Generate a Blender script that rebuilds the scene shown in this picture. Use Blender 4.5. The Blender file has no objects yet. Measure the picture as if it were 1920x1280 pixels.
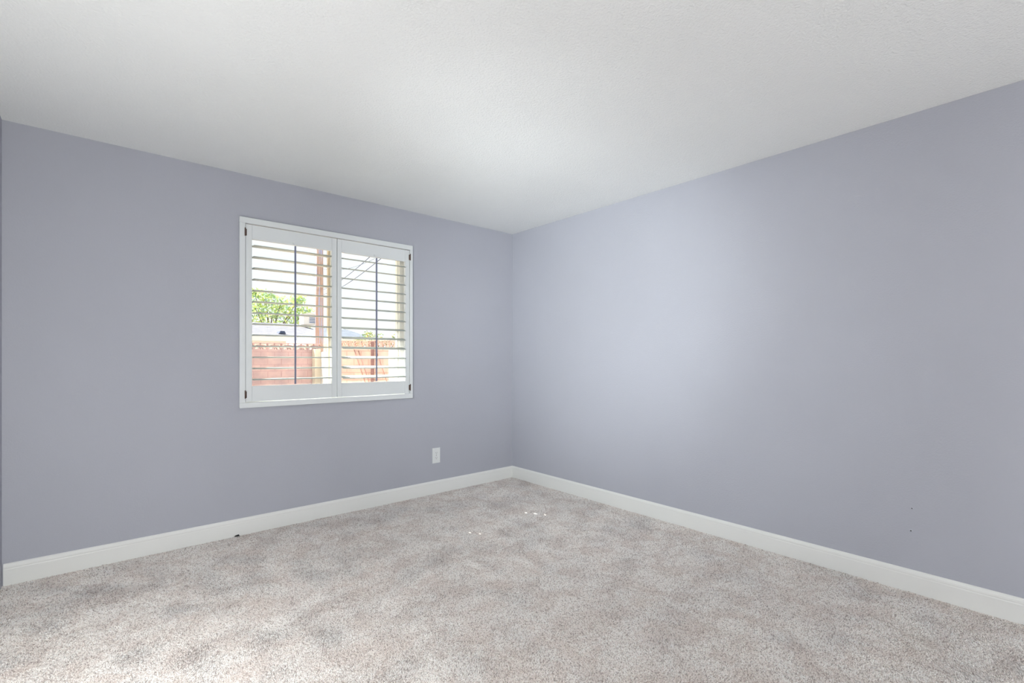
import bpy, bmesh, math, random
from mathutils import Vector, Matrix, noise
random.seed(7)
S = bpy.context.scene
COL = S.collection

# ------------------------------------------------------------------ camera
FPX = 894.7
ANG = math.atan2(1039.0, FPX)
cam_d = bpy.data.cameras.new('camera')
cam = bpy.data.objects.new('camera', cam_d)
COL.objects.link(cam)
cam_d.sensor_width = 36.0
cam_d.lens = 36.0 * FPX / 1920.0
cam_d.shift_y = 32.0 / 1920.0
cam_d.clip_start = 0.05
cam_d.clip_end = 400
cam.location = (-3.1362, -3.6338, 1.1910)
cam.rotation_euler = (math.radians(90), 0, ANG - math.radians(90))
S.camera = cam

# ------------------------------------------------------------------ exposure, sky, sun, added fill lamps
S.view_settings.view_transform = 'Standard'
S.view_settings.look = 'None'
S.view_settings.gamma = 1.0
S.view_settings.use_curve_mapping = False
S.view_settings.exposure = 0.06
EXT = dict(sky=1.3, sun=20.0)
S.cycles.use_light_tree = False      # few lights: pick them evenly so the small sun flecks stay clean
FILL = dict(hung_fill=190.0, low_fill=46.0, wide_fill=153.0, narrow_fill=184.0)  # unseen lamps added only to brighten the room

W = bpy.data.worlds.new('sky'); S.world = W; W.use_nodes = True
nt = W.node_tree
bg = nt.nodes['Background']
tc = nt.nodes.new('ShaderNodeTexCoord')
sx = nt.nodes.new('ShaderNodeSeparateXYZ')
cr = nt.nodes.new('ShaderNodeValToRGB')
cr.color_ramp.elements[0].position = 0.0
cr.color_ramp.elements[0].color = (0.90, 0.90, 0.90, 1)
cr.color_ramp.elements[1].position = 0.55
cr.color_ramp.elements[1].color = (0.74, 0.82, 0.93, 1)
e = cr.color_ramp.elements.new(0.12); e.color = (0.86, 0.89, 0.92, 1)
nt.links.new(tc.outputs['Generated'], sx.inputs[0])
nt.links.new(sx.outputs['Z'], cr.inputs[0])
nt.links.new(cr.outputs[0], bg.inputs['Color'])
bg.inputs['Strength'].default_value = EXT['sky']

sun_d = bpy.data.lights.new('sun', 'SUN')
sun = bpy.data.objects.new('sun', sun_d); COL.objects.link(sun)
sun_d.energy = EXT['sun']; sun_d.angle = math.radians(0.25)
sun_d.color = (1.0, 0.96, 0.90)
SUN_DIR = Vector((0.040, -0.065, -0.076)).normalized()
sun.rotation_euler = SUN_DIR.to_track_quat('-Z', 'Y').to_euler()
sun.location = (-8, 14, 14)

# ------------------------------------------------------------------ helpers
def mat(name, col, rough=0.6, spec=0.3, metal=0.0):
    m = bpy.data.materials.new(name); m.use_nodes = True
    b = m.node_tree.nodes['Principled BSDF']
    b.inputs['Base Color'].default_value = (*col, 1)
    b.inputs['Roughness'].default_value = rough
    b.inputs['Specular IOR Level'].default_value = spec
    b.inputs['Metallic'].default_value = metal
    return m

def srgb(r, g, b):
    f = lambda c: (c / 255 / 12.92) if c / 255 <= 0.04045 else ((c / 255 + 0.055) / 1.055) ** 2.4
    return (f(r), f(g), f(b))

def N(m, t, **kw):
    n = m.node_tree.nodes.new(t)
    for k, v in kw.items():
        if k.startswith('in_'):
            n.inputs[k[3:].replace('_', ' ')].default_value = v
        else:
            setattr(n, k, v)
    return n

def L(m, a, b): m.node_tree.links.new(a, b)
def bsdf(m): return m.node_tree.nodes['Principled BSDF']

def ramp(m, pts):
    r = N(m, 'ShaderNodeValToRGB')
    els = r.color_ramp.elements
    while len(els) < len(pts): els.new(0.5)
    for e, (p, c) in zip(els, pts):
        e.position = p; e.color = (*c, 1)
    return r

def painted(name, col, scale, strength, dist=0.002, var=0.0, rough=0.75, stretch=(1, 1, 1), spec=0.2):
    """paint over a sprayed wall texture: low bumps, a trace of uneven paint"""
    m = mat(name, col, rough, spec)
    g = N(m, 'ShaderNodeNewGeometry')
    mp = N(m, 'ShaderNodeMapping'); mp.inputs['Scale'].default_value = stretch
    L(m, g.outputs['Position'], mp.inputs['Vector'])
    n1 = N(m, 'ShaderNodeTexNoise', in_Scale=scale, in_Detail=3.0, in_Roughness=0.55)
    L(m, mp.outputs[0], n1.inputs['Vector'])
    bp = N(m, 'ShaderNodeBump', in_Strength=strength, in_Distance=dist)
    L(m, n1.outputs['Fac'], bp.inputs['Height'])
    L(m, bp.outputs[0], bsdf(m).inputs['Normal'])
    if var:
        n2 = N(m, 'ShaderNodeTexNoise', in_Scale=1.3, in_Detail=2.0)
        L(m, g.outputs['Position'], n2.inputs['Vector'])
        lo = tuple(c * (1 - var) for c in col); hi = tuple(min(1, c * (1 + var)) for c in col)
        r = ramp(m, [(0.35, lo), (0.65, hi)])
        L(m, n2.outputs['Fac'], r.inputs[0]); L(m, r.outputs[0], bsdf(m).inputs['Base Color'])
    return m

def box(bm, x0, x1, y0, y1, z0, z1, bevel=0.0, seg=2):
    r = bmesh.ops.create_cube(bm, size=1.0)
    vs = r['verts']
    bmesh.ops.scale(bm, vec=(abs(x1 - x0), abs(y1 - y0), abs(z1 - z0)), verts=vs)
    bmesh.ops.translate(bm, vec=((x0 + x1) / 2, (y0 + y1) / 2, (z0 + z1) / 2), verts=vs)
    if bevel:
        es = list({e for v in vs for e in v.link_edges})
        bmesh.ops.bevel(bm, geom=es, offset=bevel, segments=seg, affect='EDGES', profile=0.5)
    return vs

def tube(bm, pts, radii, n=8, cap=True):
    rings = []
    for i, p in enumerate(pts):
        p = Vector(p)
        a = Vector(pts[max(0, i - 1)]); b = Vector(pts[min(len(pts) - 1, i + 1)])
        d = (b - a).normalized()
        u = d.orthogonal().normalized()
        if i and abs(d.dot(prev)) < 0.9999: pass
        if i:
            u = (pu - d * pu.dot(d)).normalized()
        w = d.cross(u); prev = d; pu = u
        r = radii[i] if hasattr(radii, '__len__') else radii
        rings.append([bm.verts.new(p + (u * math.cos(2 * math.pi * k / n) + w * math.sin(2 * math.pi * k / n)) * r) for k in range(n)])
    for a, b in zip(rings, rings[1:]):
        for k in range(n):
            bm.faces.new((a[k], a[(k + 1) % n], b[(k + 1) % n], b[k]))
    if cap:
        bm.faces.new(rings[0][::-1]); bm.faces.new(rings[-1])

def prism(bm, prof, axis, a, b):
    """extrude a 2-D profile [(p,q)] along an axis from a to b"""
    def P(t, p, q):
        return {'x': (t, p, q), 'y': (p, t, q), 'z': (p, q, t)}[axis]
    A = [bm.verts.new(P(a, *pq)) for pq in prof]; B = [bm.verts.new(P(b, *pq)) for pq in prof]
    n = len(prof)
    for k in range(n):
        bm.faces.new((A[k], A[(k + 1) % n], B[(k + 1) % n], B[k]))
    bm.faces.new(A[::-1]); bm.faces.new(B)

def obj(name, bm, m, parent=None, smooth=False, loc=None):
    bmesh.ops.recalc_face_normals(bm, faces=bm.faces[:])
    me = bpy.data.meshes.new(name); bm.to_mesh(me); bm.free()
    if smooth:
        for p in me.polygons: p.use_smooth = True
    if m: me.materials.append(m)
    o = bpy.data.objects.new(name, me); COL.objects.link(o)
    if parent:
        o.parent = parent
        if parent.name.split('.')[0] and loc is None:
            # geometry was modelled in world space: take out the root's place
            off = Vector((0, 0, 0)); p = parent
            while p: off += p.location; p = p.parent
            me.transform(Matrix.Translation(-off))
    if loc is not None: o.location = loc
    return o

def struct(name, bm, m, parent=None, smooth=False):
    o = obj(name, bm, m, parent, smooth)
    if parent is None: o['kind'] = 'structure'
    return o

def thing(name, label, cat, loc, group=None):
    o = bpy.data.objects.new(name, None); COL.objects.link(o)
    o.empty_display_size = 0.1
    o.location = loc; o['label'] = label; o['category'] = cat
    if group: o['group'] = group
    return o

def tag(o, label, cat, group=None):
    o['label'] = label; o['category'] = cat
    if group: o['group'] = group
    return o

# ------------------------------------------------------------------ materials
M = {}
M['wall'] = painted('lavender_grey_paint', srgb(176, 178, 187), 110, 0.5, 0.002, var=0.012)
M['ceiling'] = painted('white_ceiling_texture', srgb(242, 244, 243), 105, 0.8, 0.005, var=0.01, rough=0.9)
M['trim'] = painted('white_trim_paint', srgb(230, 231, 228), 30, 0.03, 0.001, rough=0.45, spec=0.4)
M['shutter'] = painted('white_shutter_paint', srgb(222, 226, 227), 40, 0.03, 0.001, rough=0.4, spec=0.4)
M['louver'] = painted('backlit_louver_paint', srgb(200, 206, 200), 40, 0.03, 0.001, rough=0.45, spec=0.3)  # white louvers greyed: their backlit shade is put into the paint
M['rod'] = mat('backlit_dark_rod', srgb(118, 122, 146), 0.4, 0.4)  # backlit darkness of the rod put into its colour
M['slot'] = mat('grey_slot', srgb(120, 120, 120), 0.6)
M['plastic'] = mat('white_plastic', srgb(225, 228, 228), 0.35, 0.5)
M['dark'] = mat('dark_slot', (0.03, 0.03, 0.03), 0.6)
M['hinge'] = mat('brown_hinge_metal', srgb(104, 84, 76), 0.45, 0.5, 0.4)
M['alu'] = mat('cream_window_frame', srgb(236, 236, 229), 0.5)
M['bronze'] = mat('tan_window_stile', srgb(212, 197, 174), 0.5)
M['stucco'] = painted('cream_stucco', srgb(226, 216, 196), 25, 0.5, 0.01, var=0.03, rough=0.9)
M['whitestucco'] = painted('white_stucco', srgb(238, 234, 228), 25, 0.4, 0.01, var=0.02, rough=0.9)
M['gravel'] = painted('tan_gravel', srgb(190, 172, 150), 30, 0.6, 0.02, var=0.1, rough=0.95)

# glass: clear pane with a faint mirror reflection
g = bpy.data.materials.new('clear_glass'); g.use_nodes = True
g.node_tree.nodes.clear()
out = N(g, 'ShaderNodeOutputMaterial'); tr = N(g, 'ShaderNodeBsdfTransparent'); gl = N(g, 'ShaderNodeBsdfGlossy', in_Roughness=0.02)
tr.inputs['Color'].default_value = (0.95, 0.97, 0.96, 1)
mx = N(g, 'ShaderNodeMixShader', in_Fac=0.04)
L(g, tr.outputs[0], mx.inputs[1]); L(g, gl.outputs[0], mx.inputs[2]); L(g, mx.outputs[0], out.inputs['Surface'])
M['glass'] = g

# carpet: flecked cut pile; the same yarn colours on the backing and on the tufts
def carpet_mat(name, pile):
    c = mat(name, (0.5, 0.47, 0.45), 0.95, 0.03)
    geo = N(c, 'ShaderNodeNewGeometry')
    if pile:
        src = geo.outputs['Random Per Island']
        fr = ramp(c, [(0.0, srgb(180, 171, 167)), (0.3, srgb(240, 233, 228)), (0.55, srgb(255, 250, 246)), (1.0, srgb(255, 254, 251))])
    else:
        fine = N(c, 'ShaderNodeTexNoise', in_Scale=170.0, in_Detail=2.5, in_Roughness=0.6)
        L(c, geo.outputs['Position'], fine.inputs['Vector']); src = fine.outputs['Fac']
        fr = ramp(c, [(0.32, srgb(170, 162, 158)), (0.45, srgb(228, 221, 216)), (0.58, srgb(243, 237, 232)), (0.72, srgb(252, 247, 243))])
        bp = N(c, 'ShaderNodeBump', in_Strength=0.9, in_Distance=0.006)
        L(c, src, bp.inputs['Height']); L(c, bp.outputs[0], bsdf(c).inputs['Normal'])
    L(c, src, fr.inputs[0])
    big = N(c, 'ShaderNodeTexNoise', in_Scale=6.5, in_Detail=5.0, in_Roughness=0.68, in_Distortion=0.5)
    L(c, geo.outputs['Position'], big.inputs['Vector'])
    br = ramp(c, [(0.40, (0.89, 0.852, 0.838)), (0.56, (1, 1, 1))])
    L(c, big.outputs['Fac'], br.inputs[0])
    mul = N(c, 'ShaderNodeMix', data_type='RGBA', blend_type='MULTIPLY')
    mul.inputs['Factor'].default_value = 1.0
    L(c, fr.outputs[0], mul.inputs[6]); L(c, br.outputs[0], mul.inputs[7])
    L(c, mul.outputs[2], bsdf(c).inputs['Base Color'])
    return c
M['carpet'] = carpet_mat('taupe_carpet_backing', False)
M['pile'] = carpet_mat('flecked_taupe_yarn', True)

# ------------------------------------------------------------------ room shell
XL, YB, ZC, T = -3.530, -9.0, 2.441, 0.16
WX0, WX1, WZ0, WZ1 = -2.412, -1.148, 0.882, 2.118      # hole for the window

bm = bmesh.new(); box(bm, XL - 0.2, 0.2, YB - 0.2, 0.16, -0.12, 0.0)
struct('floor', bm, M['carpet'])
bm = bmesh.new(); box(bm, XL - 0.2, 0.2, YB - 0.2, 0.16, ZC, ZC + 0.12)
struct('ceiling', bm, M['ceiling'])
bm = bmesh.new()
vx = [XL - 0.2, WX0, WX1, 0.0]
vz = [0.0, WZ0, WZ1, ZC]
grid = {}
def gv(i, j, y):
    k = (i, j, y)
    if k not in grid: grid[k] = bm.verts.new((vx[i], y, vz[j]))
    return grid[k]
for i in range(3):
    for j in range(3):
        if i == 1 and j == 1: continue
        for y in (0.0, T):
            bm.faces.new((gv(i, j, y), gv(i + 1, j, y), gv(i + 1, j + 1, y), gv(i, j + 1, y)))
for (a, b) in (((1, 1), (2, 1)), ((2, 1), (2, 2)), ((2, 2), (1, 2)), ((1, 2), (1, 1)),
               ((0, 0), (1, 0)), ((1, 0), (2, 0)), ((2, 0), (3, 0)), ((3, 0), (3, 1)), ((3, 1), (3, 2)), ((3, 2), (3, 3)),
               ((3, 3), (2, 3)), ((2, 3), (1, 3)), ((1, 3), (0, 3)), ((0, 3), (0, 2)), ((0, 2), (0, 1)), ((0, 1), (0, 0))):
    bm.faces.new((gv(*a, 0.0), gv(*b, 0.0), gv(*b, T), gv(*a, T)))
struct('wall_left', bm, M['wall'])
bm = bmesh.new(); box(bm, 0.0, 0.2, YB - 0.2, T, 0.0, ZC)
struct('wall_right', bm, M['wall'])
bm = bmesh.new(); box(bm, XL - 0.2, XL, YB, 0.0, 0.0, ZC)
struct('wall_side', bm, M['wall'])
bm = bmesh.new()
box(bm, XL - 0.2, -2.65, YB - 0.2, YB, 0.0, ZC)
box(bm, -1.80, 0.0, YB - 0.2, YB, 0.0, ZC)
box(bm, -2.65, -1.80, YB - 0.2, YB, 2.05, ZC)
struct('wall_back', bm, M['wall'])
bm = bmesh.new(); box(bm, -2.65, -1.80, YB - 0.06, YB - 0.02, 0.01, 2.05)
for z0, z1 in ((0.15, 0.95), (1.10, 1.95)):
    for x0, x1 in ((-2.56, -2.26), (-2.19, -1.89)):
        box(bm, x0, x1, YB - 0.022, YB - 0.012, z0, z1, 0.004)
d1 = struct('door_1', bm, M['trim'])
bm = bmesh.new(); tube(bm, [(-1.87, YB - 0.02, 0.95), (-1.87, YB + 0.03, 0.95)], 0.012); tube(bm, [(-1.87, YB + 0.03, 0.95), (-1.87, YB + 0.05, 0.95), (-1.87, YB + 0.075, 0.95)], [0.02, 0.03, 0.015], 12)
struct('door_knob', bm, M['hinge'], d1, True)
bm = bmesh.new()
box(bm, -2.72, -2.65, YB, YB + 0.015, 0, 2.12, 0.003); box(bm, -1.80, -1.73, YB, YB + 0.015, 0, 2.12, 0.003); box(bm, -2.65, -1.80, YB, YB + 0.015, 2.05, 2.12, 0.003)
struct('trim_1', bm, M['trim'])

# cut pile standing on the floor: each tuft a small bent three-sided cone, leaning
# together in brushed patches
import numpy as np
rng = np.random.default_rng(5)
sp = 0.0047
gx, gy = np.meshgrid(np.arange(XL, -0.010, sp), np.arange(-4.6, -0.010, sp))
px = gx.ravel() + rng.uniform(-0.5, 0.5, gx.size) * sp; py = gy.ravel() + rng.uniform(-0.5, 0.5, gx.size) * sp
fwd = math.cos(ANG), math.sin(ANG)
dep = (px + 3.1362) * fwd[0] + (py + 3.6338) * fwd[1]; lat = (px + 3.1362) * fwd[1] - (py + 3.6338) * fwd[0]
keep = (dep > 1.2) & (np.abs(lat) < dep * 1.35) & (px < -0.015) & (py < -0.015) & (px > XL)
px, py = px[keep], py[keep]; n = px.size
def field(kx, ky, ph, seed):
    r = np.random.default_rng(seed); f = np.zeros(n)
    for _ in range(10):
        a = r.uniform(0, 2 * math.pi); k = r.uniform(kx, ky)
        f += np.sin(k * (px * math.cos(a) + py * math.sin(a)) + r.uniform(0, 6.28))
    return f / 3.2
lx = 0.0032 * field(6, 34, 0, 1) + rng.normal(0, 0.0030, n)
ly = 0.0032 * field(6, 34, 0, 2) + rng.normal(0, 0.0030, n)
hh = 0.0060 + rng.normal(0, 0.0012, n)
th = rng.uniform(0, 2 * math.pi, n); rr = 0.0023 + rng.uniform(0, 0.0011, n)
V = np.zeros((n, 7, 3))
for k in range(3):
    a = th + k * 2 * math.pi / 3
    V[:, k, 0] = px + rr * np.cos(a); V[:, k, 1] = py + rr * np.sin(a); V[:, k, 2] = -0.002
    V[:, 3 + k, 0] = px + lx * 0.45 + rr * 0.85 * np.cos(a); V[:, 3 + k, 1] = py + ly * 0.45 + rr * 0.85 * np.sin(a); V[:, 3 + k, 2] = hh * 0.6 - 0.002
V[:, 6, 0] = px + lx; V[:, 6, 1] = py + ly; V[:, 6, 2] = hh - 0.002
V[:, :, 0] = np.clip(V[:, :, 0], XL + 0.001, -0.0145); V[:, :, 1] = np.minimum(V[:, :, 1], -0.0145)
tri = []
for k in range(3):
    m_ = (k + 1) % 3
    tri += [(k, m_, 3 + m_), (k, 3 + m_, 3 + k), (3 + k, 3 + m_, 6)]
F = (np.array(tri)[None] + (np.arange(n) * 7)[:, None, None]).reshape(-1)
me = bpy.data.meshes.new('carpet_pile')
me.vertices.add(n * 7); me.vertices.foreach_set('co', V.reshape(-1))
nf = n * 9
me.loops.add(nf * 3); me.loops.foreach_set('vertex_index', F.astype(np.int32))
me.polygons.add(nf); me.polygons.foreach_set('loop_start', np.arange(0, nf * 3, 3, dtype=np.int32))
me.update(calc_edges=True); me.materials.append(M['pile'])
pile = bpy.data.objects.new('carpet_pile', me); COL.objects.link(pile)
tag(pile, 'flecked taupe cut pile of the wall to wall carpet', 'carpet'); pile['kind'] = 'stuff'

# baseboards: flat board with a moulded top edge
BH = 0.115
prof = [(0.0, 0.0), (0.014, 0.0), (0.014, BH - 0.030), (0.0125, BH - 0.025), (0.0135, BH - 0.020), (0.0125, BH - 0.012), (0.0085, BH - 0.004), (0.004, BH), (0.0, BH)]
bm = bmesh.new(); prism(bm, [(-p, q) for p, q in prof], 'x', XL + 0.006, 0.0)
struct('baseboard_left', bm, M['trim'])
bm = bmesh.new(); prism(bm, [(-p, q) for p, q in prof], 'y', YB, -0.014)
struct('baseboard_right', bm, M['trim'])
bm = bmesh.new(); prism(bm, [(YB + p, q) for p, q in prof], 'x', -1.73, -0.014)
prism(bm, [(YB + p, q) for p, q in prof], 'x', XL, -2.72)
struct('baseboard_back', bm, M['trim'])

# sliding window set in the outer half of the wall
bm = bmesh.new()
y0, y1, fw = 0.095, 0.150, 0.050
box(bm, WX0, WX1, y0, y1, WZ0, WZ0 + fw, 0.002); box(bm, WX0, WX1, y0, y1, WZ1 - fw, WZ1, 0.002)
box(bm, WX0, WX0 + fw, y0, y1, WZ0 + fw, WZ1 - fw, 0.002); box(bm, WX1 - fw, WX1, y0, y1, WZ0 + fw, WZ1 - fw, 0.002)
w1 = struct('window_1', bm, M['alu'])
MX = -1.790
bm = bmesh.new()
box(bm, MX - 0.012, MX + 0.0, y0 + 0.004, y1 - 0.02, WZ0 + fw, WZ1 - fw, 0.001)
struct('meeting_stile', bm, M['bronze'], w1)
bm = bmesh.new()
box(bm, MX + 0.0, MX + 0.012, y0 + 0.018, y1 - 0.006, WZ0 + fw, WZ1 - fw, 0.001)
box(bm, WX1 - fw - 0.014, WX1 - fw, y0 + 0.018, y1 - 0.006, WZ0 + fw, WZ1 - fw, 0.001)
struct('sash_stile', bm, M['alu'], w1)
bm = bmesh.new(); box(bm, WX0 + fw, MX - 0.012, 0.120, 0.124, WZ0 + fw, WZ1 - fw)
struct('window_pane', bm, M['glass'], w1)
bm = bmesh.new(); box(bm, MX + 0.012, WX1 - fw - 0.014, 0.130, 0.134, WZ0 + fw, WZ1 - fw)
struct('window_pane', bm, M['glass'], w1)

# ------------------------------------------------------------------ plantation shutter
FX0, FX1, FZ0, FZ1 = -2.434, -1.134, 0.857, 2.146
sh = thing('plantation_shutter', 'white two-panel plantation shutter with tilt rods over the window', 'shutter', ((FX0 + FX1) / 2, 0, FZ0))
bm = bmesh.new()
IX0, IX1, IZ0, IZ1 = -2.3985, -1.160, 0.893, 2.107       # inside of the frame
ys = -0.022
for (a, b, cc, d) in ((FX0, FX1, FZ0, IZ0), (FX0, FX1, IZ1, FZ1), (FX0, IX0, IZ0, IZ1), (IX1, FX1, IZ0, IZ1)):
    box(bm, a, b, ys, 0.0, cc, d, 0.0025)
obj('shutter_frame', bm, M['shutter'], sh)

PT = 0.027            # panel thickness
PY = -0.0135          # panel front
LY = PY + PT / 2      # louver axis
N_L = 13
OZ0, OZ1 = 1.003, 2.005
def panel(x0, x1, ox0, ox1, tilt, rod_x, name_label):
    bm = bmesh.new()
    z0, z1 = IZ0 + 0.005, IZ1 - 0.005
    box(bm, x0, ox0, PY, PY + PT, z0, z1, 0.002); box(bm, ox1, x1, PY, PY + PT, z0, z1, 0.002)
    box(bm, ox0 + 0.0006, ox1 - 0.0006, PY + 0.0015, PY + PT - 0.0015, OZ1, z1, 0.001); box(bm, ox0 + 0.0006, ox1 - 0.0006, PY + 0.0015, PY + PT - 0.0015, z0, OZ0, 0.001)
    p = obj('shutter_panel', bm, M['shutter'], sh)
    if name_label: p['label'] = name_label
    pitch = 0.0762
    zc = (OZ0 + OZ1) / 2
    gap = 0.009
    W2, T2 = 0.0445, 0.0055
    lme = None
    for k in range(N_L):
        z = zc + (k - (N_L - 1) / 2) * pitch
        bm = bmesh.new()
        prof = []
        for a in range(24):
            t = 2 * math.pi * a / 24
            py, pz = W2 * math.cos(t), T2 * math.sin(t)
            ca, sa = math.cos(tilt), math.sin(tilt)
            prof.append((LY + py * ca - pz * sa, z + py * sa + pz * ca))
        prism(bm, prof, 'x', ox0 + gap, ox1 - gap)
        tube(bm, [(ox0 - 0.002, LY, z), (ox0 + gap + 0.002, LY, z)], 0.0035, 6)
        tube(bm, [(ox1 - gap - 0.002, LY, z), (ox1 + 0.002, LY, z)], 0.0035, 6)
        obj('louver', bm, M['louver'], p, True)
    # tilt rod standing on the room-side edges of the louvers
    yr = LY - W2 * math.cos(tilt) - 0.007
    dz = -W2 * math.sin(tilt)
    bm = bmesh.new()
    box(bm, rod_x - 0.0055, rod_x + 0.0055, yr - 0.0055, yr + 0.0055, OZ0 + 0.008 + dz * 0, OZ1 - 0.014, 0.002)
    obj('tilt_rod', bm, M['rod'], p)['label'] = 'tilt rod with backlit shade in its colour'
    bm = bmesh.new()       # keeper nub on the top rail above the rod
    box(bm, rod_x - 0.006, rod_x + 0.006, PY - 0.008, PY + 0.001, OZ1 + 0.006, OZ1 + 0.018, 0.002)
    obj('rod_keeper', bm, M['shutter'], p)
    return p
panel(-2.3955, -1.7770, -2.3565, -1.8150, math.radians(1.0), -2.0880, 'left shutter panel with level louvers')
panel(-1.7728, -1.1630, -1.7400, -1.2000, math.radians(12.0), -1.4740, 'right shutter panel with louvers tilted outward edge up')
for x, zz in ((IX0 - 0.001, 2.045), (IX0 - 0.001, 0.947), (IX1 + 0.001, 2.045), (IX1 + 0.001, 0.947)):
    bm = bmesh.new()
    tube(bm, [(x, ys - 0.002, zz - 0.026), (x, ys - 0.002, zz + 0.026)], 0.0042, 8)
    tube(bm, [(x, ys - 0.002, zz + 0.026), (x, ys - 0.002, zz + 0.030)], [0.0042, 0.002], 8)
    s = 1 if x < -2 else -1
    box(bm, x, x + s * 0.010, ys + 0.004, ys + 0.0065, zz - 0.022, zz + 0.022)
    obj('hinge', bm, M['hinge'], sh, True)

# ------------------------------------------------------------------ outlet
ox, oz = -0.893, 0.336
ol = thing('wall_outlet', 'white duplex power outlet low on the lavender wall below the window', 'power outlet', (ox, 0, oz))
bm = bmesh.new(); box(bm, ox - 0.0400, ox + 0.0400, -0.006, 0.0, oz - 0.067, oz + 0.067, 0.003, 3)
obj('cover_plate', bm, M['plastic'], ol)
for s in (-1, 1):
    bm = bmesh.new(); cz = oz + s * 0.0215
    pts = []
    for a in range(28):
        t = 2 * math.pi * a / 28
        pts.append((ox + 0.0172 * math.cos(t), cz + max(-0.0135, min(0.0135, 0.0172 * math.sin(t)))))
    A = [bm.verts.new((px, -0.0075, pz)) for px, pz in pts]; B = [bm.verts.new((px, -0.005, pz)) for px, pz in pts]
    for k in range(28): bm.faces.new((A[k], A[(k + 1) % 28], B[(k + 1) % 28], B[k]))
    bm.faces.new(A)
    so = obj('socket', bm, M['plastic'], ol)
    bm = bmesh.new()
    box(bm, ox - 0.0075, ox - 0.0050, -0.0080, -0.0070, cz - 0.001, cz + 0.008)
    box(bm, ox + 0.0050, ox + 0.0075, -0.0080, -0.0070, cz, cz + 0.007)
    tube(bm, [(ox, -0.0080, cz - 0.0075), (ox, -0.0070, cz - 0.0075)], 0.0026, 10)
    obj('slot', bm, M['slot'], so)
bm = bmesh.new(); tube(bm, [(ox, -0.0075, oz), (ox, -0.0055, oz)], [0.0028, 0.0034], 12)
obj('screw', bm, M['slot'], ol)

# ------------------------------------------------------------------ small marks
for (y, z, r, lab) in ((-3.120, 0.426, 0.0045, 'small patched screw hole in the right wall, upper of two'),
                       (-3.116, 0.311, 0.0055, 'small open screw hole in the right wall, lower of two')):
    h = thing('screw_hole', lab, 'hole', (0, y, z), 'screw holes low in the right wall')
    bm = bmesh.new()
    n = 14
    ra = [(r * 1.6, 0.0), (r * 1.25, -0.0018), (r * 0.8, -0.0012), (r * 0.55, 0.0)]
    rg = []
    for rr, xx in ra:
        rg.append([bm.verts.new((xx, y + rr * math.cos(2 * math.pi * k / n) * (1 + 0.15 * math.sin(3 * k)), z + rr * math.sin(2 * math.pi * k / n))) for k in range(n)])
    for a, b in zip(rg, rg[1:]):
        for k in range(n): bm.faces.new((a[k], a[(k + 1) % n], b[(k + 1) % n], b[k]))
    obj('raised_rim', bm, M['wall'], h, True)
    bm = bmesh.new(); tube(bm, [(0.0, y, z), (-0.0008, y, z)], r * 0.55, 10)
    obj('hole', bm, M['dark'], h)

bm = bmesh.new()
for k in range(5):
    tube(bm, [(-2.462 + k * 0.0045, -0.017 - 0.001 * (k % 2), 0.004), (-2.458 + k * 0.0045, -0.021, 0.009 + 0.001 * k), (-2.452 + k * 0.0045, -0.026, 0.004)], [0.002, 0.004, 0.0015], 6)
tag(obj('debris', bm, M['dark'], None, True), 'tiny dark scrap on the carpet against the baseboard under the window', 'scrap')
bm = bmesh.new(); box(bm, -3.418, -3.411, -0.046, -0.040, 0.0, 0.005, 0.0015)
tag(obj('paint_chip', bm, M['plastic']), 'tiny white chip on the carpet near the far left baseboard', 'chip')

# ------------------------------------------------------------------ unseen fill lamp added behind the camera
def globe(x, y, z, r, watts, parent):
    """clear glass globe of an added fill lamp, with the light in it"""
    bm = bmesh.new(); bmesh.ops.create_uvsphere(bm, u_segments=24, v_segments=14, radius=r)
    bmesh.ops.translate(bm, vec=(x, y, z), verts=bm.verts)
    obj('fill_globe', bm, M['glass'], parent, True)
    d = bpy.data.lights.new('fill_light', 'POINT'); d.energy = watts; d.shadow_soft_size = r * 0.9; d.color = (1.0, 0.985, 0.97)
    o = bpy.data.objects.new('fill_light', d); COL.objects.link(o); o.location = (x, y, z)
def hung_fill(x, y, z, label, power):
    t = thing('hung_fill_lamp', label, 'lamp', (x, y, ZC))
    bm = bmesh.new(); tube(bm, [(x, y, ZC), (x, y, ZC - 0.02), (x, y, ZC - 0.035)], [0.06, 0.055, 0.02], 20)
    obj('canopy', bm, M['trim'], t, True)
    bm = bmesh.new(); tube(bm, [(x, y, ZC - 0.03), (x, y, z + 0.13)], 0.006, 8)
    obj('rod', bm, M['trim'], t)  # hanging rod of the added fill lamp
    globe(x, y, z, 0.14, power, t)
hung_fill(-2.7, -7.0, 1.35, 'unseen clear globe fill lamp added far behind the camera', FILL['hung_fill'])

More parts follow.
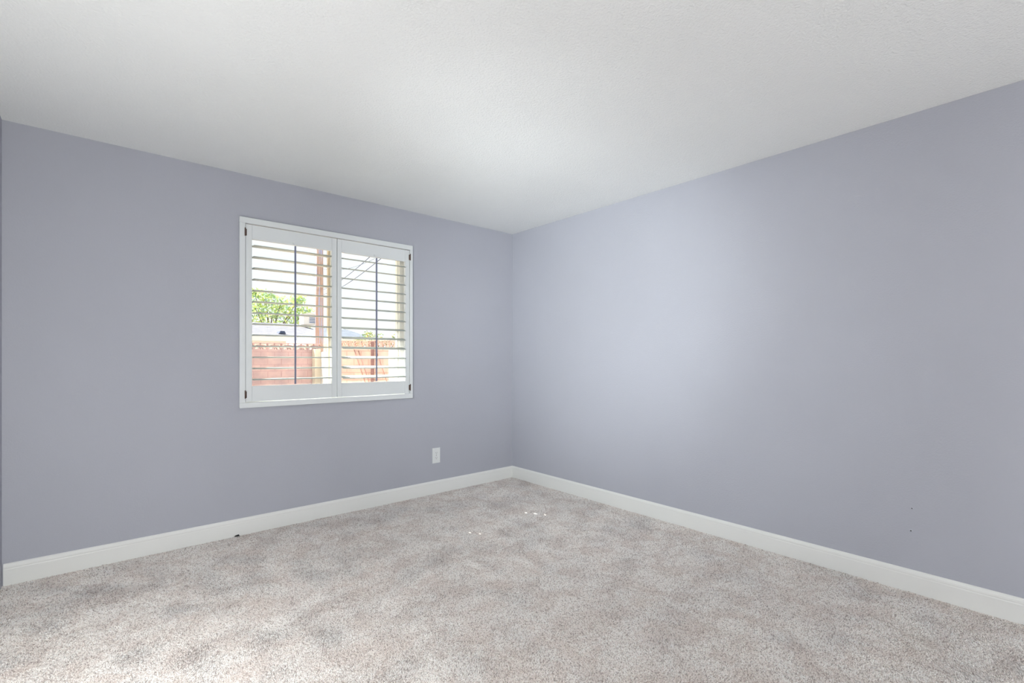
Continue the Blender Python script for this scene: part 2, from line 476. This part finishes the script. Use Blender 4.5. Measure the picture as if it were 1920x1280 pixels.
# unseen fill lights added on the side wall: one globe, two spots
def wall_fill(y, z, power):
    t = thing('low_fill_lamp', 'small clear globe fill lamp added low on the side wall', 'lamp', (XL, y, z))
    bm = bmesh.new(); tube(bm, [(XL, y, z), (XL + 0.02, y, z)], 0.05, 20); tube(bm, [(XL + 0.02, y, z), (XL + 0.08, y, z)], 0.008, 8)
    obj('fill_bracket', bm, M['trim'], t, True)
    globe(XL + 0.14, y, z, 0.07, power, t)
wall_fill(-2.08, 0.88, FILL['low_fill'])
def fill_spot(y, z, to, ang, power, col, label):
    p = Vector((XL + 0.10, y, z)); v = (Vector(to) - p).normalized()
    t = thing('fill_spotlight', label, 'spotlight', (XL, y, z), 'added fill spotlights')
    bm = bmesh.new(); tube(bm, [(XL, y, z), (XL + 0.015, y, z)], 0.045, 18); tube(bm, [(XL + 0.015, y, z), p], 0.008, 8)
    obj('mount', bm, M['trim'], t, True)
    bm = bmesh.new(); tube(bm, [p - v * 0.07, p - v * 0.06, p + v * 0.02], [0.02, 0.04, 0.05], 20)
    obj('fill_spot_head', bm, M['trim'], t, True)
    d = bpy.data.lights.new('fill_light', 'SPOT'); d.energy = power; d.shadow_soft_size = 0.12; d.spot_size = math.radians(ang); d.spot_blend = 1.0; d.color = col
    o = bpy.data.objects.new('fill_light', d); COL.objects.link(o); o.location = p + v * 0.05
    o.rotation_euler = v.to_track_quat('-Z', 'Y').to_euler()
fill_spot(-2.30, 1.5, (0, -1, 1.45), 80, FILL['wide_fill'], (0.93, 0.985, 1.0), 'added white fill spotlight nearer the camera on the side wall')
fill_spot(-2.16, 1.5, (0, -1.0, 1.66), 54, FILL['narrow_fill'], (0.93, 0.985, 1.0), 'added white fill spotlight nearer the window on the side wall')  # narrow beam stands in for window glow on the right wall


# ------------------------------------------------------------------ outside
bm = bmesh.new(); box(bm, -60, 80, 0.16, 140, -0.45, -0.15)
struct('ground', bm, M['gravel'])
bm = bmesh.new()
prism(bm, [(0.16, 2.40), (1.0, 2.42), (1.0, 2.58), (0.16, 2.80)], 'x', -6, 3)
struct('trim_2', bm, M['whitestucco'])

def block_mat(name, c1, c2, mortar, ang, bw=0.4, bh=0.2):
    m = mat(name, c1, 0.9, 0.1)
    g = N(m, 'ShaderNodeNewGeometry')
    mp = N(m, 'ShaderNodeVectorRotate', rotation_type='Z_AXIS'); mp.inputs['Angle'].default_value = -ang
    L(m, g.outputs['Position'], mp.inputs['Vector'])
    s = N(m, 'ShaderNodeSeparateXYZ'); L(m, mp.outputs[0], s.inputs[0])
    cb = N(m, 'ShaderNodeCombineXYZ'); L(m, s.outputs['X'], cb.inputs['X']); L(m, s.outputs['Z'], cb.inputs['Y'])
    b = N(m, 'ShaderNodeTexBrick')
    b.inputs['Color1'].default_value = (*c1, 1); b.inputs['Color2'].default_value = (*c2, 1); b.inputs['Mortar'].default_value = (*mortar, 1)
    b.inputs['Scale'].default_value = 1.0; b.inputs['Brick Width'].default_value = bw; b.inputs['Row Height'].default_value = bh
    b.inputs['Mortar Size'].default_value = 0.012
    L(m, cb.outputs[0], b.inputs['Vector'])
    n = N(m, 'ShaderNodeTexNoise', in_Scale=3.0, in_Detail=4.0); L(m, g.outputs['Position'], n.inputs['Vector'])
    r = ramp(m, [(0.3, (0.82, 0.82, 0.84)), (0.7, (1.1, 1.08, 1.06))]); L(m, n.outputs['Fac'], r.inputs[0])
    x = N(m, 'ShaderNodeMix', data_type='RGBA', blend_type='MULTIPLY'); x.inputs['Factor'].default_value = 1.0
    L(m, b.outputs['Color'], x.inputs[6]); L(m, r.outputs[0], x.inputs[7]); L(m, x.outputs[2], bsdf(m).inputs['Base Color'])
    return m

M['brickA'] = block_mat('dusty_red_block', srgb(208, 180, 177), srgb(203, 173, 170), srgb(194, 162, 159), 0.0)
ANGB = math.atan2(8.53 - 9.69, 3.12 - 1.77)
M['brickB'] = block_mat('sunlit_salmon_block', srgb(240, 212, 200), srgb(235, 203, 190), srgb(217, 182, 168), ANGB)  # paler than the red wall: sunlight put into the block colour

def deco_wall(name, p0, p1, top, kind, unit, dh, m, label):
    """garden wall of block, its top course of pierced decorative block"""
    p0 = Vector((*p0, 0)); p1 = Vector((*p1, 0)); d = (p1 - p0); ln = d.length; d.normalize()
    ang = math.atan2(d.y, d.x)
    t = thing(name, label, 'wall', (p0.x, p0.y, -0.15))
    def place(bm):
        bmesh.ops.rotate(bm, verts=bm.verts, matrix=Matrix.Rotation(ang, 3, 'Z'))
        bmesh.ops.translate(bm, verts=bm.verts, vec=(p0.x, p0.y, 0))
    zt = top - 0.03
    bm = bmesh.new(); box(bm, 0, ln, 0, 0.15, -0.15, zt - dh); place(bm); obj('block_courses', bm, m, t)
    bm = bmesh.new(); box(bm, 0, ln, -0.005, 0.155, zt, top, 0.004); place(bm); obj('cap_strip', bm, m, t)
    n = int(ln / unit)
    for k in range(n):
        x0 = k * unit; bm = bmesh.new(); z0 = zt - dh; cx = x0 + unit / 2; cz = z0 + dh / 2
        w = 0.018
        box(bm, x0, x0 + w, 0.01, 0.14, z0, zt); box(bm, x0 + unit - w, x0 + unit, 0.01, 0.14, z0, zt)
        box(bm, x0 + w, x0 + unit - w, 0.01, 0.14, z0, z0 + 0.012)
        def band(f, a0, a1, seg, r0, r1):
            prev = None
            for q in range(seg + 1):
                a = a0 + (a1 - a0) * q / seg
                ring = [bm.verts.new((cx + f * r * math.cos(a), yy, cbz + r * math.sin(a))) for r in (r0, r1) for yy in (0.012, 0.138)]
                if prev:
                    for (i, j) in ((0, 1), (1, 3), (3, 2), (2, 0)):
                        bm.faces.new((prev[i], prev[j], ring[j], ring[i]))
                prev = ring
        if kind == 'arch':
            cbz = z0
            band(1.25, 0, math.pi, 14, dh * 0.86, dh * 0.72)
            band(1.0, 0, math.pi, 12, dh * 0.46, dh * 0.34)
            box(bm, cx - 0.012, cx + 0.012, 0.02, 0.13, z0, zt)
            for s in (-1, 1):
                tube(bm, [(cx + s * 0.02, 0.075, z0 + dh * 0.4), (cx + s * dh * 0.75, 0.075, z0 + dh * 0.62)], 0.012, 6)
        else:
            cbz = cz
            band(1.0, 0, 2 * math.pi, 16, dh * 0.48, dh * 0.36)
            for a in (90, 215, 325):
                a = math.radians(a)
                tube(bm, [(cx, 0.075, cz), (cx + dh * 0.4 * math.cos(a), 0.075, cz + dh * 0.4 * math.sin(a))], 0.014, 6)
        place(bm); obj('decorative_block', bm, m, t)
    return t
deco_wall('garden_wall', (-1.6, 12.60), (2.42, 12.60), 1.69, 'arch', 0.402, 0.19, M['brickA'], 'dusty red block garden wall with arched openwork top, seen through left shutter panel')
deco_wall('garden_wall', (1.62, 9.82), (3.90, 9.82 + math.tan(ANGB) * 2.28), 1.70, 'ring', 0.19, 0.19, M['brickB'], 'salmon block garden wall with painted-in sunlight and ring openwork top, seen through right shutter panel')
bm = bmesh.new(); box(bm, 2.13, 2.32, 12.30, 12.58, -0.15, 1.50, 0.01)
tag(obj('wall_pillar', bm, M['stucco']), 'cream stucco pillar in front of the dusty red garden wall', 'pillar')
bm = bmesh.new()
vs = box(bm, 0, 2.6, -0.07, 0.07, -0.15, 1.40, 0.01)
bmesh.ops.rotate(bm, verts=bm.verts, matrix=Matrix.Rotation(math.atan2(2.5, 0.62), 3, 'Z'))
bmesh.ops.translate(bm, verts=bm.verts, vec=(1.80, 9.88, 0))
tag(obj('stucco_wall', bm, M['whitestucco']), 'low white stucco wall joining the red and salmon garden walls', 'wall')
dB = Vector((math.cos(ANGB), math.sin(ANGB), 0)); nB = Vector((math.sin(ANGB), -math.cos(ANGB), 0))   # nB faces the house
if nB.y > 0: nB = -nB
M['post'] = mat('brown_post', srgb(150, 112, 108), 0.8)
pb = Vector((1.62, 9.82, 0)) + dB * 1.30 + nB * 0.06
bm = bmesh.new(); box(bm, -0.035, 0.035, -0.03, 0.03, -0.15, 1.66, 0.004)
bmesh.ops.rotate(bm, verts=bm.verts, matrix=Matrix.Rotation(ANGB, 3, 'Z')); bmesh.ops.translate(bm, verts=bm.verts, vec=pb)
tag(obj('fence_post', bm, M['post']), 'narrow brown post standing against the salmon garden wall', 'post')
M['shadow_bar'] = mat('wall_shadow_brown', srgb(196, 148, 134), 0.8)  # thin brown bars stand in for diagonal shadows on the wall
for s, zt, lab in ((0.79, 1.43, 'leftmost thin bar drawn as a diagonal shadow on the salmon wall'), (0.90, 1.41, 'thin bar drawn as a shadow on the salmon wall, nearer its brown post on the left'), (1.39, 1.43, 'thin bar drawn as a shadow on the salmon wall to the right of its brown post')):
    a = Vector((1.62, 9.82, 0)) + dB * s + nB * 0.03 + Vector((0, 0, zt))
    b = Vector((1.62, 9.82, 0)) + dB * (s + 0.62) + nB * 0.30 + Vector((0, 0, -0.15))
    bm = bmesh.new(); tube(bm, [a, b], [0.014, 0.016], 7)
    tag(obj('wall_shadow_bar', bm, M['shadow_bar'], None, True), lab, 'shadow_bar', 'bars in place of shadows on the salmon wall')
pw = Vector((1.62, 9.82, 0)) + dB * 1.90 + nB * 0.55
bm = bmesh.new(); box(bm, 0, 0.9, -0.1, 0.1, -0.15, 1.42, 0.03)
bmesh.ops.rotate(bm, verts=bm.verts, matrix=Matrix.Rotation(ANGB, 3, 'Z')); bmesh.ops.translate(bm, verts=bm.verts, vec=pw)
tag(obj('stucco_wall', bm, M['whitestucco']), 'white stucco wall stub in front of the salmon wall at the window right edge', 'wall')

# utility pole and its cables
pm = mat('weathered_pole_wood', srgb(160, 120, 92), 0.85)
g_ = N(pm, 'ShaderNodeNewGeometry'); mp_ = N(pm, 'ShaderNodeMapping'); mp_.inputs['Scale'].default_value = (14, 14, 0.6)
L(pm, g_.outputs['Position'], mp_.inputs['Vector'])
n_ = N(pm, 'ShaderNodeTexNoise', in_Scale=1.0, in_Detail=4.0); L(pm, mp_.outputs[0], n_.inputs['Vector'])
r_ = ramp(pm, [(0.35, srgb(150, 122, 112)), (0.5, srgb(184, 156, 142)), (0.62, srgb(160, 166, 200))]); L(pm, n_.outputs['Fac'], r_.inputs[0]); L(pm, r_.outputs[0], bsdf(pm).inputs['Base Color'])
PX, PYY = 3.45, 15.77
bm = bmesh.new(); tube(bm, [(PX, PYY, -0.15), (PX, PYY, 4), (PX, PYY, 9.5)], [0.158, 0.15, 0.125], 20)
up = thing('utility_pole', 'weathered brown utility pole rising behind the garden wall', 'pole', (PX, PYY, -0.15))
obj('pole', bm, pm, up, True)
bm = bmesh.new(); box(bm, PX - 1.2, PX + 1.2, PYY - 0.24, PYY - 0.14, 8.7, 8.82, 0.01)
obj('crossarm', bm, pm, up)
cm = mat('cable_black', srgb(70, 80, 105), 0.6)
def cable(a, b, sag, r, label):
    a, b = Vector(a), Vector(b)
    pts = []
    for k in range(25):
        t = k / 24; p = a.lerp(b, t); p.z -= sag * 4 * t * (1 - t); pts.append(p)
    bm = bmesh.new(); tube(bm, pts, r, 6)
    return tag(obj('cable', bm, cm, None, True), label, 'cable', 'overhead cables')
cable((3.58, 15.66, 3.95), (0.45, 4.2, 3.02), 0.10, 0.008, 'overhead cable rising rightward from the pole, upper of the pair')
cable((3.58, 15.66, 3.75), (0.62, 4.2, 2.98), 0.12, 0.008, 'overhead cable rising rightward from the pole, lower of the pair')
cable((3.58, 15.66, 4.75), (2.9, 9.5, 4.10), 0.15, 0.005, 'faint thin overhead cable above the cable pair')

# neighbour's house with a shingle roof and rooftop cooler
M['shingle'] = block_mat('pale_shingles', srgb(136, 134, 140), srgb(128, 127, 133), srgb(116, 116, 123), 0.0, 0.5, 0.07)
M['shingle2'] = block_mat('blue_grey_shingles', srgb(128, 133, 143), srgb(120, 126, 137), srgb(106, 113, 126), 0.0, 0.5, 0.07)
def hip_house(name, x0, x1, y0, y1, ze, zr, inset, label, m):
    t = thing(name, label, 'house', ((x0 + x1) / 2, (y0 + y1) / 2, -0.15))
    bm = bmesh.new(); box(bm, x0 + 0.5, x1 - 0.5, y0 + 0.5, y1 - 0.5, -0.15, ze); obj('wall', bm, M['whitestucco'], t)
    bm = bmesh.new(); box(bm, x0, x1, y0, y1, ze - 0.26, ze, 0.01); obj('fascia', bm, M['whitestucco'], t)
    bm = bmesh.new(); ym = (y0 + y1) / 2
    v = [bm.verts.new(p) for p in ((x0, y0, ze), (x1, y0, ze), (x1, y1, ze), (x0, y1, ze), (x0 + inset, ym, zr), (x1 - inset, ym, zr))]
    for f in ((0, 1, 5, 4), (1, 2, 5), (2, 3, 4, 5), (3, 0, 4), (3, 2, 1, 0)): bm.faces.new([v[i] for i in f])
    obj('roof', bm, m, t)
    return t
h1 = hip_house('house', -9.0, 8.6, 26.3, 38.3, 2.46, 3.66, 1.1, 'neighbouring white house with pale shingle hip roof behind the red wall', M['shingle'])
bm = bmesh.new(); prism(bm, [(4.98, 2.70), (5.38, 2.70), (5.30, 2.86), (5.06, 2.86)], 'y', 27.3, 27.9); obj('roof_vent', bm, cm, h1)
h2 = hip_house('outbuilding', 4.9, 7.64, 19.5, 25.5, 2.18, 2.95, 0.97, 'small outbuilding with blue-grey hip roof above the salmon wall', M['shingle2'])
cx, cy, cz = 7.75, 31.0, 3.74
co = thing('evaporative_cooler', 'white boxy evaporative cooler on the pale roof beside the pole', 'cooler', (cx, cy, cz))
bm = bmesh.new(); box(bm, cx - 0.35, cx + 0.50, cy - 0.5, cy + 0.5, cz - 0.2, cz + 0.52, 0.03); obj('cabinet', bm, M['whitestucco'], co)
bm = bmesh.new()
for k in range(5): box(bm, cx + 0.02, cx + 0.45, cy - 0.53, cy - 0.49, cz - 0.08 + k * 0.11, cz - 0.03 + k * 0.11)
obj('louvered_side', bm, mat('blue_grey_louvers', srgb(100, 120, 160), 0.6), co)
bm = bmesh.new(); prism(bm, [(cx - 0.4, cz + 0.52), (cx + 0.55, cz + 0.52), (cx + 0.08, cz + 0.64)], 'y', cy - 0.55, cy + 0.55); obj('cooler_lid', bm, M['whitestucco'], co)

# trees
def leaf_mat(name, cols):
    m = mat(name, cols[0], 0.6, 0.2)
    oi = N(m, 'ShaderNodeNewGeometry')
    r = ramp(m, [(i / (len(cols) - 1), cc) for i, cc in enumerate(cols)])
    L(m, oi.outputs['Random Per Island'], r.inputs[0]); L(m, r.outputs[0], bsdf(m).inputs['Base Color'])
    bsdf(m).inputs['Transmission Weight'].default_value = 0.0
    tl = N(m, 'ShaderNodeBsdfTranslucent'); L(m, r.outputs[0], tl.inputs['Color'])
    mx = N(m, 'ShaderNodeMixShader', in_Fac=0.45)
    o = m.node_tree.nodes['Material Output']
    L(m, bsdf(m).outputs[0], mx.inputs[1]); L(m, tl.outputs[0], mx.inputs[2]); L(m, mx.outputs[0], o.inputs['Surface'])
    return m
M['leaf'] = leaf_mat('bright_leaves', [srgb(140, 175, 160), srgb(175, 200, 120), srgb(215, 222, 130), srgb(130, 170, 165)])
M['leaf2'] = leaf_mat('olive_leaves', [srgb(150, 140, 90), srgb(130, 165, 110), srgb(190, 180, 110)])
M['bark'] = mat('bark', srgb(110, 95, 85), 0.9)
def tree(name, base, clumps, per, size, m, label, cat='tree'):
    t = thing(name, label, cat, base)
    b = Vector(base)
    bm = bmesh.new()
    cen = Vector((0, 0, 0))
    for cc, r in clumps: cen += Vector(cc)
    cen /= len(clumps)
    fork = b.lerp(Vector((b.x, b.y, cen.z)), 0.45)
    k = max(0.03, (cen.z - b.z) * 0.04)
    tube(bm, [b, b.lerp(fork, 0.5) + Vector((0.05, 0, 0)), fork], [k, k * 0.85, k * 0.7], 8)
    for cc, r in clumps:
        q = Vector(cc)
        tube(bm, [fork, fork.lerp(q, 0.55) + Vector((0, 0, 0.15 * r)), q], [k * 0.45, k * 0.28, k * 0.1], 6)
    obj('trunk', bm, M['bark'], t, True)
    bm = bmesh.new()
    for cc, r in clumps:
        for _ in range(per):
            d = Vector((random.gauss(0, 1), random.gauss(0, 1), random.gauss(0, 1))).normalized() * r * random.random() ** 0.45
            p = Vector(cc) + Vector((d.x, d.y, d.z * 0.75))
            s = size * random.uniform(0.6, 1.3)
            n = Vector((random.gauss(0, 1), random.gauss(0, 1), random.gauss(0, 1) + 0.6)).normalized()
            u = n.orthogonal().normalized(); u.rotate(Matrix.Rotation(random.uniform(0, 6.28), 3, n)); w = n.cross(u)
            vs = [bm.verts.new(p + u * s * a + w * s * c_ + n * s * e_) for a, c_, e_ in ((-1, 0, 0), (-0.2, 0.42, 0.12), (1, 0, 0), (-0.2, -0.42, 0.12))]
            bm.faces.new((vs[0], vs[3], vs[2])); bm.faces.new((vs[0], vs[2], vs[1]))
    me_o = obj('foliage', bm, m, t)
    return t
cl = []
for (u_, z, r) in ((6.2, 4.4, 1.0), (7.0, 5.6, 1.1), (7.9, 6.7, 0.9), (8.1, 5.2, 1.2), (8.9, 6.1, 1.0), (9.6, 5.0, 1.2), (9.9, 6.3, 0.75), (10.6, 5.2, 0.9), (7.0, 4.2, 1.1), (8.5, 3.9, 1.1), (9.9, 4.0, 1.0), (5.2, 5.0, 1.2), (5.9, 6.1, 0.6), (7.2, 7.0, 0.6)):
    cl.append(((u_, 42.3 - 0.7 * (u_ - 8) + random.uniform(-1, 1), z), r))
tree('leafy_tree', (8.2, 42.2, -0.15), cl, 170, 0.19, M['leaf'], 'bright green leafy tree beyond the neighbouring roof')
cl = [((4.15 + 0.28 * k, 13.7 - 0.24 * k, z), r) for k, (z, r) in enumerate(((1.85, 0.2), (2.05, 0.28), (1.98, 0.26), (1.80, 0.2), (1.95, 0.24), (2.15, 0.15)))]
tree('shrub', (4.8, 13.1, -0.15), cl, 60, 0.06, M['leaf2'], 'olive green shrub top above the salmon garden wall', 'shrub')
